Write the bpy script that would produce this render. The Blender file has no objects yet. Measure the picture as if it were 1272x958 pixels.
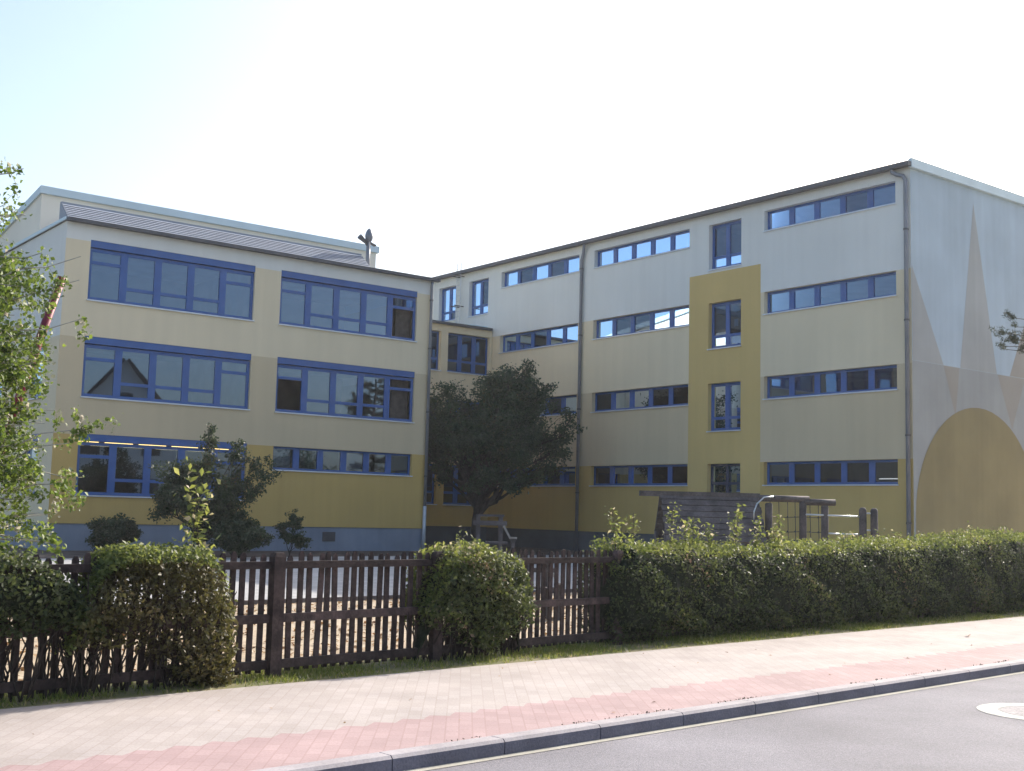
import bpy, bmesh, math, random
import numpy as np
from mathutils import Vector, Matrix
R = math.radians
C = bpy.context.scene.collection
scn = bpy.context.scene

# ------------------------------------------------------------------ camera, sky, sun, exposure
FPX, PITCH, ROLL, CAMH = 1489.127, 0.10617, 0.02521, 1.6
cam = bpy.data.objects.new('camera', bpy.data.cameras.new('camera'))
C.objects.link(cam); scn.camera = cam
cam.data.sensor_width = 36; cam.data.lens = 36*FPX/1272
cam.data.clip_start = 0.1; cam.data.clip_end = 3000
c_, s_ = math.cos(PITCH), math.sin(PITCH)
r0, u0, f0 = Vector((1, 0, 0)), Vector((0, -s_, c_)), Vector((0, c_, s_))
rt = math.cos(ROLL)*r0 + math.sin(ROLL)*u0
up = -math.sin(ROLL)*r0 + math.cos(ROLL)*u0
M = Matrix((rt, up, -f0)).transposed().to_4x4(); M.translation = (0, 0, CAMH)
cam.matrix_world = M

SUN_DIR = Vector((0.640, 0.768, 0)); SUN_EL = R(29.7)          # towards the sun, seen on the plan
w = bpy.data.worlds.new('World'); scn.world = w; w.use_nodes = True
nt = w.node_tree; sky = nt.nodes.new('ShaderNodeTexSky'); sky.sky_type = 'NISHITA'
sky.sun_disc = False; sky.sun_elevation = SUN_EL
sky.sun_rotation = math.atan2(SUN_DIR.x, SUN_DIR.y)
sky.air_density = 1.0; sky.dust_density = 3.2; sky.ozone_density = 1.0
bg = nt.nodes['Background']; nt.links.new(sky.outputs[0], bg.inputs[0]); bg.inputs[1].default_value = 0.15
sun = bpy.data.objects.new('sun', bpy.data.lights.new('sun', 'SUN')); C.objects.link(sun)
sun.data.energy = 3.9; sun.data.angle = R(0.5); sun.data.color = (1.0, 0.93, 0.82)
sd = Vector((SUN_DIR.x*math.cos(SUN_EL), SUN_DIR.y*math.cos(SUN_EL), math.sin(SUN_EL)))
sun.rotation_euler = sd.to_track_quat('Z', 'Y').to_euler()
scn.view_settings.view_transform = 'Standard'; scn.view_settings.look = 'None'
scn.view_settings.gamma = 1; scn.view_settings.exposure = 0.95

HAZE = 0.00045
# ------------------------------------------------------------------ materials
MATS = {}
def mat(name, col, rough=0.85, var=0.12, scale=1.5, bump=0.0, bscale=60, metal=0.0, spec=0.35, col2=None, fine=0.0, fscale=40, streak=0.0, trans=0.0):
    if name in MATS: return MATS[name]
    m = bpy.data.materials.new(name); m.use_nodes = True; MATS[name] = m
    n, l = m.node_tree.nodes, m.node_tree.links; p = n['Principled BSDF']
    p.inputs['Roughness'].default_value = rough; p.inputs['Metallic'].default_value = metal
    p.inputs['Specular IOR Level'].default_value = spec
    tc = n.new('ShaderNodeTexCoord')
    nz = n.new('ShaderNodeTexNoise'); nz.inputs['Scale'].default_value = scale; nz.inputs['Detail'].default_value = 5
    l.new(tc.outputs['Object'], nz.inputs['Vector'])
    mp = n.new('ShaderNodeMapRange'); mp.inputs[1].default_value = .3; mp.inputs[2].default_value = .7
    l.new(nz.outputs[0], mp.inputs[0])
    mx = n.new('ShaderNodeMix'); mx.data_type = 'RGBA'
    c2 = col2 or tuple(max(0, c*(1-var*1.6)) for c in col); c1 = col if col2 else tuple(min(1, c*(1+var*.7)) for c in col)
    mx.inputs[6].default_value = (*c2, 1); mx.inputs[7].default_value = (*c1, 1)
    l.new(mp.outputs[0], mx.inputs[0]); out = mx.outputs[2]
    if fine:
        n2 = n.new('ShaderNodeTexNoise'); n2.inputs['Scale'].default_value = fscale; n2.inputs['Detail'].default_value = 3
        l.new(tc.outputs['Object'], n2.inputs['Vector'])
        m2 = n.new('ShaderNodeMapRange'); m2.inputs[1].default_value = .3; m2.inputs[2].default_value = .7
        m2.inputs[3].default_value = 1-fine; m2.inputs[4].default_value = 1+fine
        l.new(n2.outputs[0], m2.inputs[0])
        vm = n.new('ShaderNodeVectorMath'); vm.operation = 'SCALE'
        l.new(out, vm.inputs[0]); l.new(m2.outputs[0], vm.inputs['Scale']); out = vm.outputs[0]
    if streak:
        mpn = n.new('ShaderNodeMapping'); mpn.inputs['Scale'].default_value = (3, 3, .15)
        l.new(tc.outputs['Object'], mpn.inputs[0])
        n3 = n.new('ShaderNodeTexNoise'); n3.inputs['Scale'].default_value = 1.0; n3.inputs['Detail'].default_value = 4
        l.new(mpn.outputs[0], n3.inputs['Vector'])
        m3 = n.new('ShaderNodeMapRange'); m3.inputs[1].default_value = .35; m3.inputs[2].default_value = .7
        m3.inputs[3].default_value = 1.0; m3.inputs[4].default_value = 1-streak
        l.new(n3.outputs[0], m3.inputs[0])
        vm = n.new('ShaderNodeVectorMath'); vm.operation = 'SCALE'
        l.new(out, vm.inputs[0]); l.new(m3.outputs[0], vm.inputs['Scale']); out = vm.outputs[0]
    l.new(out, p.inputs['Base Color'])
    if bump:
        nb = n.new('ShaderNodeTexNoise'); nb.inputs['Scale'].default_value = bscale; nb.inputs['Detail'].default_value = 3
        l.new(tc.outputs['Object'], nb.inputs['Vector'])
        b = n.new('ShaderNodeBump'); b.inputs['Strength'].default_value = bump; b.inputs['Distance'].default_value = .02
        l.new(nb.outputs[0], b.inputs['Height']); l.new(b.outputs[0], p.inputs['Normal'])
    return m

def leafmat(name, a, b, c=None, trans=0.45, rough=.5):
    if name in MATS: return MATS[name]
    m = bpy.data.materials.new(name); m.use_nodes = True; MATS[name] = m
    n, l = m.node_tree.nodes, m.node_tree.links; p = n['Principled BSDF']
    at = n.new('ShaderNodeAttribute'); at.attribute_name = 'tint'
    cr = n.new('ShaderNodeValToRGB'); cr.color_ramp.elements[0].color = (*a, 1); cr.color_ramp.elements[1].color = (*b, 1)
    cr.color_ramp.elements[0].position = 0.0; cr.color_ramp.elements[1].position = .85 if c else 1
    if c: e = cr.color_ramp.elements.new(1.0); e.color = (*c, 1)
    l.new(at.outputs['Fac'], cr.inputs[0]); l.new(cr.outputs[0], p.inputs['Base Color'])
    p.inputs['Roughness'].default_value = rough; p.inputs['Specular IOR Level'].default_value = .35
    tr = n.new('ShaderNodeBsdfTranslucent'); hs = n.new('ShaderNodeHueSaturation')
    hs.inputs['Hue'].default_value = .48; hs.inputs['Value'].default_value = 1.7; hs.inputs['Saturation'].default_value = 1.05
    l.new(cr.outputs[0], hs.inputs['Color']); l.new(hs.outputs[0], tr.inputs[0])
    mx = n.new('ShaderNodeMixShader'); mx.inputs[0].default_value = trans
    l.new(p.outputs[0], mx.inputs[1]); l.new(tr.outputs[0], mx.inputs[2])
    l.new(mx.outputs[0], n['Material Output'].inputs[0])
    return m

def glassmat(name, refl=0.20, tint=(.30, .36, .42)):
    if name in MATS: return MATS[name]
    m = bpy.data.materials.new(name); m.use_nodes = True; MATS[name] = m
    n, l = m.node_tree.nodes, m.node_tree.links
    tr = n.new('ShaderNodeBsdfTransparent'); tr.inputs[0].default_value = (*tint, 1)
    gl = n.new('ShaderNodeBsdfGlossy'); gl.inputs['Roughness'].default_value = .015; gl.inputs[0].default_value = (.50, .70, 1, 1)  # blue of the mirrored sky put into the gloss colour
    fr = n.new('ShaderNodeFresnel'); fr.inputs[0].default_value = 1.5
    ad = n.new('ShaderNodeMath'); ad.operation = 'ADD'; ad.inputs[1].default_value = refl-.04; ad.use_clamp = True
    l.new(fr.outputs[0], ad.inputs[0])
    tc = n.new('ShaderNodeTexCoord'); nz = n.new('ShaderNodeTexNoise'); nz.inputs['Scale'].default_value = .8
    l.new(tc.outputs['Object'], nz.inputs['Vector'])
    b = n.new('ShaderNodeBump'); b.inputs['Strength'].default_value = .06; b.inputs['Distance'].default_value = .02
    l.new(nz.outputs[0], b.inputs['Height']); l.new(b.outputs[0], gl.inputs['Normal'])
    mx = n.new('ShaderNodeMixShader'); l.new(ad.outputs[0], mx.inputs[0])
    l.new(tr.outputs[0], mx.inputs[1]); l.new(gl.outputs[0], mx.inputs[2]); l.new(mx.outputs[0], n['Material Output'].inputs[0])
    return m

def emis(name, col, s):
    m = bpy.data.materials.new(name); m.use_nodes = True; MATS[name] = m
    p = m.node_tree.nodes['Principled BSDF']; p.inputs['Emission Color'].default_value = (*col, 1); p.inputs['Emission Strength'].default_value = s
    return m

def paver(name, c1, c2, mortar, ang, bw, bh, var=.1, bump=.25):
    m = mat(name, c1, .9, var, 1.2, bump=0, fine=.09, fscale=55)
    n, l = m.node_tree.nodes, m.node_tree.links; p = n['Principled BSDF']
    src = p.inputs['Base Color'].links[0].from_socket
    tc = n.new('ShaderNodeTexCoord'); mp = n.new('ShaderNodeMapping'); mp.inputs['Rotation'].default_value = (0, 0, ang)
    l.new(tc.outputs['Object'], mp.inputs[0])
    br = n.new('ShaderNodeTexBrick'); br.inputs['Scale'].default_value = 1; br.inputs['Brick Width'].default_value = bw
    br.inputs['Row Height'].default_value = bh; br.inputs['Mortar Size'].default_value = .006 if bw < .5 else .012
    br.inputs['Mortar Smooth'].default_value = .3
    br.inputs['Color1'].default_value = (1, 1, 1, 1); br.inputs['Color2'].default_value = (*c2, 1); br.inputs['Mortar'].default_value = (*mortar, 1)
    l.new(mp.outputs[0], br.inputs['Vector'])
    mx = n.new('ShaderNodeMix'); mx.data_type = 'RGBA'; mx.blend_type = 'MULTIPLY'; mx.inputs[0].default_value = 1
    l.new(src, mx.inputs[6]); l.new(br.outputs[0], mx.inputs[7]); l.new(mx.outputs[2], p.inputs['Base Color'])
    return m

ANG = math.atan2(.681, .732)
W0 = mat('paint_white', (.70, .70, .665), .9, .035, .35, bump=.25, bscale=45, streak=.05)
W1 = mat('paint_cream', (.71, .61, .43), .9, .035, .35, bump=.25, bscale=45, streak=.05)
W2 = mat('paint_beige', (.59, .485, .32), .9, .035, .35, bump=.25, bscale=45, streak=.05)
W3 = mat('paint_ochre', (.54, .375, .13), .9, .04, .35, bump=.25, bscale=45, streak=.06)
W4 = mat('paint_tower_ochre', (.60, .435, .17), .9, .04, .35, bump=.25, bscale=45, streak=.05)
PL = mat('plinth_grey', (.23, .27, .34), .9, .1, .8, bump=.3, streak=.1)
PLD = mat('plinth_shade_grey', (.10, .11, .13), .9, .15, .8, bump=.3)  # darker copy of the plinth grey, shade put into its colour
ARCH = mat('mural_ochre', (.29, .235, .115), .9, .12, .5, bump=.25, bscale=45, streak=.08)
MSP = mat('mural_beige', (.40, .41, .41), .9, .08, .5, bump=.25, bscale=45, streak=.08)
MSP2 = mat('mural_tan', (.345, .32, .285), .9, .08, .5, bump=.25)
MLO = mat('mural_lower_grey', (.36, .37, .37), .9, .08, .5, bump=.25, bscale=45, streak=.08)
MUP = mat('mural_pale_blue', (.45, .54, .62), .9, .07, .5, bump=.25, bscale=45, streak=.08)
BLUE = mat('window_blue', (.036, .105, .32), .45, .08, 2, spec=.45)
GLR = glassmat('pane_glass_sky', .12, (.22, .30, .42))  # upper panes, reflected sky blue put into the tint
SILL = mat('sill_metal', (.60, .64, .70), .4, .05, 2, metal=.3)
ZINC = mat('zinc_grey', (.22, .23, .26), .5, .12, 1.2, metal=.3)
GUT = mat('gutter_dark', (.09, .09, .10), .5, .1, 2)
PALE = mat('flashing_pale', (.56, .68, .74), .5, .05, 1)
ROOFM = mat('roof_felt', (.20, .20, .20), .9, .2, 1)
INW = mat('interior_wall', (.32, .30, .29), .9, .3, .7)
CURT = mat('curtain_brown', (.09, .075, .065), .9, .3, 5)
PAPER = mat('paper_white', (.80, .80, .78), .9, .03, 3)
GL = glassmat('pane_glass')
GLD = glassmat('pane_glass_dull', .09, (.14, .16, .20))
TUBE = emis('lamp_tube', (1, .74, .28), 1.3)
WOOD = mat('fence_wood', (.055, .036, .034), .8, .35, 6, bump=.3, bscale=30, fine=.25, fscale=30)
_n, _l = WOOD.node_tree.nodes, WOOD.node_tree.links; _oi = _n.new('ShaderNodeObjectInfo'); _mr = _n.new('ShaderNodeMapRange'); _mr.inputs[3].default_value = .6; _mr.inputs[4].default_value = 1.6
_l.new(_oi.outputs['Random'], _mr.inputs[0]); _vm = _n.new('ShaderNodeVectorMath'); _vm.operation = 'SCALE'; _b = _n['Principled BSDF'].inputs['Base Color']; _l.new(_b.links[0].from_socket, _vm.inputs[0]); _l.new(_mr.outputs[0], _vm.inputs['Scale']); _l.new(_vm.outputs[0], _b)
LOG = mat('log_wood', (.10, .085, .085), .8, .3, 4, bump=.3, bscale=25, fine=.2, fscale=25)
BARK = mat('bark', (.09, .07, .055), .95, .35, 6, bump=.6, bscale=30)
BARKD = mat('bark_dark', (.045, .035, .03), .95, .35, 6, bump=.6, bscale=30)
STEEL = mat('steel_bar', (.55, .58, .60), .3, .05, 3, metal=.8)
REDP = mat('red_paint', (.20, .022, .045), .5, .12, 4)
ROPE = mat('rope', (.05, .045, .05), .9, .1, 4)
ASPH = mat('asphalt', (.225, .215, .235), .9, .17, .6, bump=.4, bscale=120, fine=.22, fscale=70)
CREAM = paver('paving_cream', (.43, .38, .36), (.90, .89, .87), (.86, .84, .81), ANG+R(45), .2, .1)
PINK = paver('paving_pink', (.41, .295, .29), (.89, .87, .87), (.84, .80, .79), ANG+R(45), .2, .1)
SLAB = paver('paving_slabs', (.42, .41, .40), (.93, .93, .93), (.6, .6, .6), ANG, .5, .5, .12)
KERB = mat('kerb_granite_shaded', (.13, .13, .17), .85, .15, 3, bump=.3, fine=.15, fscale=60)  # kerb stone with the shade of its road face put into the colour
SAND = mat('sand', (.46, .38, .28), .95, .2, 1.2, bump=.8, bscale=8, fine=.25, fscale=14, col2=(.36, .28, .19))
SOIL = mat('soil', (.085, .065, .055), .95, .3, 1.4, bump=.8, bscale=12)
TURF = mat('turf', (.12, .14, .05), .95, .3, 2.2, bump=.6, bscale=20, col2=(.24, .20, .11))
GROUND = mat('ground_earth', (.16, .16, .09), .95, .3, .15, bump=.3, bscale=3)
IRON = mat('cast_iron', (.16, .16, .17), .7, .2, 8, metal=.3)
CONC = mat('pale_concrete', (.52, .52, .48), .9, .2, 8, fine=.15)
TILE = mat('roof_tile_dark', (.06, .045, .04), .8, .2, 5)
HOUSEW = mat('house_white', (.72, .70, .64), .9, .05, 1)

LF_BIRCH = leafmat('leaf_birch', (.045, .085, .018), (.13, .19, .04), (.34, .32, .26), .42)
LF_HEDGE = leafmat('leaf_hedge', (.032, .048, .020), (.095, .120, .036), (.26, .18, .12), .34)
LF_HEDGE_FLARE = leafmat('leaf_hedge_flare', (.055, .048, .022), (.12, .12, .035), (.26, .17, .10), .38)  # hedge leaf colour with the brown cast of the lens flare put in
LF_TOP = leafmat('leaf_top', (.07, .10, .03), (.16, .19, .05), (.36, .32, .22), .5)  # paler leaves for the hedge tops and shoots
LF_TREE = leafmat('leaf_dark', (.014, .034, .016), (.045, .078, .030), (.13, .10, .04), .3)
LF_SHRUB = leafmat('leaf_shrub', (.022, .036, .018), (.060, .085, .035), (.12, .08, .04), .3)
LF_PINE = leafmat('needle_pine', (.025, .04, .02), (.06, .08, .035), None, .15)
LF_GRASS = leafmat('grass_blade', (.07, .11, .02), (.17, .20, .05), (.34, .29, .15), .4)
LF_DRY = leafmat('leaf_dry', (.16, .09, .04), (.36, .24, .11), (.10, .06, .04), .2)

# ------------------------------------------------------------------ object helpers
def obj(name, bm, m, parent=None, smooth=False):
    me = bpy.data.meshes.new(name)
    bmesh.ops.recalc_face_normals(bm, faces=bm.faces) if len(bm.faces) < 60000 else None
    if smooth:
        for f in bm.faces: f.smooth = True
    bm.to_mesh(me); bm.free()
    for k in (m if isinstance(m, (list, tuple)) else [m]): me.materials.append(k)
    o = bpy.data.objects.new(name, me); C.objects.link(o)
    if parent: o.parent = parent
    return o
def empty(name, loc=(0, 0, 0), rz=0):
    o = bpy.data.objects.new(name, None); C.objects.link(o); o.location = loc; o.rotation_euler = (0, 0, rz); o.empty_display_size = .3; return o
def tag(o, label, cat, group=None, kind=None):
    if label: o['label'] = label
    if cat: o['category'] = cat
    if group: o['group'] = group
    if kind: o['kind'] = kind
    return o
def box(bm, x0, x1, y0, y1, z0, z1, mi=0):
    vs = [bm.verts.new(p) for p in ((x0,y0,z0),(x1,y0,z0),(x1,y1,z0),(x0,y1,z0),(x0,y0,z1),(x1,y0,z1),(x1,y1,z1),(x0,y1,z1))]
    for q in ((0,3,2,1),(4,5,6,7),(0,1,5,4),(1,2,6,5),(2,3,7,6),(3,0,4,7)):
        bm.faces.new([vs[i] for i in q]).material_index = mi
def tube(bm, pts, rads, seg=8, cap=True):
    pts = [Vector(p) for p in pts]
    if not isinstance(rads, (list, tuple)): rads = [rads]*len(pts)
    rings = []; prev = None
    for i, p in enumerate(pts):
        d = (pts[min(i+1, len(pts)-1)]-pts[max(i-1, 0)]).normalized()
        a = Vector((0, 0, 1)) if abs(d.z) < .9 else Vector((1, 0, 0))
        if prev is not None: a = prev
        x = (a - d*a.dot(d)).normalized(); y = d.cross(x); prev = x
        rings.append([bm.verts.new(p + (x*math.cos(t)+y*math.sin(t))*rads[i]) for t in [2*math.pi*k/seg for k in range(seg)]])
    for a, b in zip(rings, rings[1:]):
        for k in range(seg): bm.faces.new((a[k], a[(k+1) % seg], b[(k+1) % seg], b[k]))
    if cap:
        bm.faces.new(rings[0][::-1]); bm.faces.new(rings[-1])
def obox(bm, p, q, w_, h, upv=(0, 0, 1)):
    """beam from p to q with width w_ and height h"""
    p, q = Vector(p), Vector(q); d = (q-p).normalized(); upv = Vector(upv)
    s = d.cross(upv).normalized(); u = s.cross(d)
    vs = []
    for e in (p, q):
        for a, b in ((-1,-1),(1,-1),(1,1),(-1,1)): vs.append(bm.verts.new(e + s*a*w_/2 + u*b*h/2))
    for f in ((0,1,2,3),(7,6,5,4),(0,4,5,1),(1,5,6,2),(2,6,7,3),(3,7,4,0)): bm.faces.new([vs[i] for i in f])
def bevel(bm, w_, seg=1):
    bmesh.ops.bevel(bm, geom=list(bm.edges), offset=w_, segments=seg, affect='EDGES', profile=.7)

def leaf_mesh(name, pts, nrm, size, m, parent=None, rs=None, aspect=.55, spread=1.0, fold=.25, tint=None, jag=False):
    """pts Nx3, nrm Nx3 preferred facing; size N: a folded four-point leaf each"""
    rs = rs or np.random.RandomState(1); N = len(pts)
    n = nrm + rs.normal(0, spread, (N, 3)); n /= np.linalg.norm(n, axis=1)[:, None]+1e-9
    a = rs.normal(0, 1, (N, 3)); a -= (a*n).sum(1)[:, None]*n; a /= np.linalg.norm(a, axis=1)[:, None]+1e-9
    b = np.cross(n, a); s = np.asarray(size).reshape(-1, 1)*np.ones((N, 1))
    v = np.stack([pts-a*s*.5, pts+b*s*.5*aspect-a*s*.05+n*s*fold*.5, pts+a*s*.55, pts-b*s*.5*aspect-a*s*.05+n*s*fold*.5], 1).reshape(-1, 3)
    me = bpy.data.meshes.new(name); me.vertices.add(4*N); me.vertices.foreach_set('co', v.astype(np.float32).ravel())
    k = np.arange(N)*4
    li = np.stack([k, k+1, k+2, k, k+2, k+3], 1).ravel()
    me.loops.add(6*N); me.loops.foreach_set('vertex_index', li.astype(np.int32))
    me.polygons.add(2*N); me.polygons.foreach_set('loop_start', (np.arange(2*N)*3).astype(np.int32))
    me.update(calc_edges=True)
    t = (rs.rand(N) if tint is None else tint)
    at = me.attributes.new('tint', 'FLOAT', 'POINT'); at.data.foreach_set('value', np.repeat(t, 4).astype(np.float32))
    me.materials.append(m); o = bpy.data.objects.new(name, me); C.objects.link(o)
    if parent: o.parent = parent
    return o

def patch(name, uv_pts, z, m, label=None):
    """flat sheet given in street coordinates"""
    bm = bmesh.new(); vs = [bm.verts.new(ST(u, v, z)) for u, v in uv_pts]; bm.faces.new(vs)
    bmesh.ops.triangulate(bm, faces=bm.faces) if len(vs) > 4 else None
    o = obj(name, bm, m); o['kind'] = 'structure'; return o

# street frame: u along the kerb, v away from the road
K0 = Vector((0, 8.74, 0)); TU = Vector((.732, .681, 0)); TU.normalize(); TV = Vector((-TU.y, TU.x, 0))
def ST(u, v, z=0): return K0 + TU*u + TV*v + Vector((0, 0, z))

# ------------------------------------------------------------------ ground, road, pavement
bm = bmesh.new()
prof = [(-900, -.135), (.06, -.135), (.06, -.012), (900, -.012)]
rows = [[bm.verts.new(ST(u, v, z)) for v, z in prof] for u in (-900, 900)]
for i in range(3): bm.faces.new((rows[0][i], rows[1][i], rows[1][i+1], rows[0][i+1]))
o = obj('ground', bm, GROUND); o['kind'] = 'structure'
patch('road', [(-60, -7.5), (90, -7.5), (90, 0), (-60, 0)], -.105, ASPH)
patch('grass_verge', [(-60, 3.17), (90, 3.17), (90, 4.3), (-60, 4.3)], -.006, TURF)
patch('sand_yard', [(-60, 4.3), (90, 4.3), (90, 11.1), (-60, 11.1)], -.002, SAND)
patch('paved_yard', [(-60, 11.16), (90, 11.16), (90, 27.5), (-60, 27.5)], 0.0, SLAB)
patch('planting_bed', [(-60, 27.5), (90, 27.5), (90, 60), (-60, 60)], 0.004, SOIL)
seq = []; k = 60.0
while k > -20:                                                     # saw-tooth edge of the herringbone paving
    a = .97+.02*math.sin(k*.7)+max(0, -k)*.03
    seq += [(k, a), (k-.12, a+.11), (k-.22, a+.04)]; k -= .27
for nm, m_, off, far in (('cycle_strip', PINK, .13, 60.0), ('pavement', CREAM, 3.17, 60.0)):
    bm = bmesh.new(); prev = None
    for (u, v) in seq:
        cur = (bm.verts.new(ST(u, v, 0)), bm.verts.new(ST(u, off, 0)))
        if prev: bm.faces.new((prev[0], cur[0], cur[1], prev[1]))
        prev = cur
    for f in bm.faces:
        f.normal_update()
        if f.normal.z < 0: f.normal_flip()
    o = obj(nm, bm, m_); o['kind'] = 'structure'
bm = bmesh.new(); u = -14.0                                         # kerb stones, one metre each
while u < 50:
    b2 = bmesh.new(); vs = []
    prof = [(-.02, -.16), (-.02, -.015), (0.0, .006), (.13, .006), (.13, -.16)]
    A = [b2.verts.new(ST(u+.004, v, z)) for v, z in prof]; B = [b2.verts.new(ST(u+.996, v, z)) for v, z in prof]
    for i in range(5): b2.faces.new((A[i], A[(i+1) % 5], B[(i+1) % 5], B[i])).material_index = 1 if i in (1, 2) else 0
    b2.faces.new(A[::-1]); b2.faces.new(B)
    me = bpy.data.meshes.new('t'); b2.to_mesh(me); bm.from_mesh(me); bpy.data.meshes.remove(me); b2.free(); u += 1.0
o = obj('kerb', bm, [KERB, mat('kerb_top_lit', (.36, .33, .34), .85, .12, 3, fine=.12, fscale=60)]); o['kind'] = 'structure'  # top gets a paler copy: sunlight put into its colour
GUTL = mat('gutter_stone_lit', (.42, .40, .34), .9, .12, 3, fine=.12)  # pale tone puts the lit rim of the gutter stone into colour
patch('gutter_strip', [(-14, -.10), (50, -.10), (50, -.02), (-14, -.02)], -.101, GUTL)
bm = bmesh.new(); obox(bm, ST(-30, 11.13, .0), ST(45, 11.13, .0), .06, .14)
o = obj('sandpit_edging', bm, LOG); tag(o, 'dark low edging board between the sand and the paved yard', 'edging')

# manhole cover in the road
t = empty('manhole_cover', ST(6.05, -1.45, -.105), ANG)
P = Vector((4.95, 11.28, 0)); uu = (P-K0).dot(TU); vv = (P-K0).dot(TV); t.location = ST(uu, vv, -.101)
bm = bmesh.new()
def disc(bm, r_a, r_b, z, seg=48):
    a = [bm.verts.new((r_a*math.cos(q), r_a*math.sin(q), z)) for q in [2*math.pi*i/seg for i in range(seg)]]
    b = [bm.verts.new((r_b*math.cos(q), r_b*math.sin(q), z)) for q in [2*math.pi*i/seg for i in range(seg)]]
    for i in range(seg): bm.faces.new((a[i], a[(i+1) % seg], b[(i+1) % seg], b[i]))
disc(bm, .375, .56, 0); obj('concrete_surround', bm, CONC, t)
bm = bmesh.new(); disc(bm, .345, .375, -.001); obj('joint_ring', bm, IRON, t)
bm = bmesh.new(); disc(bm, .001, .345, .0); obj('lid', bm, mat('lid_concrete', (.30, .28, .29), .85, .2, 10, fine=.2), t)
tag(t, 'round manhole cover with a pale concrete surround set in the road', 'manhole cover')

# ------------------------------------------------------------------ buildings (frame: X along left facade, Y away from the street)
BO = Vector((-14.447, 40.086, 0)); BA = math.atan2(.61463, .78881)
Z0 = [1.85, 5.15, 8.45]; HW = 2.05
def band(z): return 3 if z < 3.86 else 2 if z < 7.14 else 1 if z < 10.44 else 0
class Face:
    """a facade: origin o, direction d, outward normal n, in the building frame"""
    def __init__(s, o, d, n): s.o, s.d, s.n = Vector(o), Vector(d), Vector(n)
    def P(s, u, z, off=0.0): return s.o + s.d*u + Vector((0, 0, z)) + s.n*off
def wall(bm, F, u0, u1, z0, z1, holes, zb, fmi, depth=.25, ub=()):
    us = sorted({u0, u1, *[h[0] for h in holes], *[h[1] for h in holes], *ub})
    zs = sorted({z0, z1, *[h[2] for h in holes], *[h[3] for h in holes], *zb}); zs = [z for z in zs if z0 <= z <= z1]
    cache = {}
    def V(u, z):
        if (u, z) not in cache: cache[(u, z)] = bm.verts.new(F.P(u, z))
        return cache[(u, z)]
    for a, b in zip(us, us[1:]):
        for c, d in zip(zs, zs[1:]):
            m_ = ((a+b)/2, (c+d)/2)
            if any(h[0] < m_[0] < h[1] and h[2] < m_[1] < h[3] for h in holes): continue
            bm.faces.new((V(a, c), V(b, c), V(b, d), V(a, d))).material_index = fmi(*m_)
    for h in holes:
        q = [(h[0], h[2]), (h[1], h[2]), (h[1], h[3]), (h[0], h[3])]
        for i in range(4):
            a, b = q[i], q[(i+1) % 4]; mu = ((a[0]+b[0])/2, (a[1]+b[1])/2)
            uo = .02 if i == 1 else -.02 if i == 3 else 0
            bm.faces.new([bm.verts.new(x) for x in (F.P(*a), F.P(*b), F.P(b[0], b[1], -depth), F.P(a[0], a[1], -depth))]).material_index = fmi(mu[0]+uo, mu[1]-.03)
def fbox(bm, F, u0, u1, z0, z1, o0, o1):
    vs = [bm.verts.new(F.P(u, z, o)) for o in (o0, o1) for u, z in ((u0, z0), (u1, z0), (u1, z1), (u0, z1))]
    for q in ((0,1,2,3),(7,6,5,4),(0,4,5,1),(1,5,6,2),(2,6,7,3),(3,7,4,0)): bm.faces.new([vs[i] for i in q])

def window(parent, F, u0, u1, z0, z1, bays, rec, shutter=0, skip=(), glass=None, fw=.11, sill=True, mw=.25):
    """bays: list of (fraction width, transom height fraction or None)"""
    zt = z1-shutter
    bm = bmesh.new(); o0, o1 = -rec-.06, -rec
    fbox(bm, F, u0, u1, z0, z0+fw, o0, o1); fbox(bm, F, u0, u1, zt-fw, zt, o0, o1)
    fbox(bm, F, u0, u0+fw, z0+fw, zt-fw, o0, o1); fbox(bm, F, u1-fw, u1, z0+fw, zt-fw, o0, o1)
    tot = sum(b[0] for b in bays); u = u0; panes = []
    W_ = u1-u0
    for i, (wf, tr) in enumerate(bays):
        ue = u + W_*wf/tot
        a = u+fw if i == 0 else u+mw/2; b = ue-fw if i == len(bays)-1 else ue-mw/2
        if i < len(bays)-1: fbox(bm, F, ue-mw/2, ue+mw/2, z0+fw, zt-fw, o0, o1+.012)
        if tr:
            zz = z0+(zt-z0)*tr; fbox(bm, F, a, b, zz-.055, zz+.055, o0, o1+.004)
            panes += [(a, b, z0+fw, zz-.055, (i, 0)), (a, b, zz+.055, zt-fw, (i, 1))]
        else: panes.append((a, b, z0+fw, zt-fw, (i, 0)))
        u = ue
    wdw = obj('window', bm, BLUE, parent)
    bm = bmesh.new()
    for a, b, c, d, k in panes:
        if k in skip or k[0] in skip: continue
        bm.faces.new([bm.verts.new(F.P(x, y, -rec-.03)) for x, y in ((a, c), (b, c), (b, d), (a, d))])
    obj('pane', bm, glass or GL, wdw)
    if sill:
        bm = bmesh.new(); fbox(bm, F, u0-.03, u1+.03, z0-.045, z0-.003, -rec, .06); obj('sill', bm, SILL, wdw)
    if shutter:
        bm = bmesh.new(); fbox(bm, F, u0+.002, u1-.002, zt+.03, z1-.002, -.30, -.02)
        obj('shutter_box', bm, BLUE, wdw)
    return wdw
def pipe(parent, F, path, r=.075, name='downpipe', m=None, clips=()):
    bm = bmesh.new(); tube(bm, [F.P(u, z, o) for u, z, o in path], r, 12)
    p = obj(name, bm, m or ZINC, parent, True)
    for (u, z, o) in clips:
        bm = bmesh.new(); tube(bm, [F.P(u, z-.03, o), F.P(u, z+.03, o)], r*1.25, 12); obx = F.P(u, z, 0)
        obox(bm, F.P(u, z, o), F.P(u, z, -.01), .03, .03); obj('pipe_bracket', bm, GUT, p)
    return p

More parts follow.
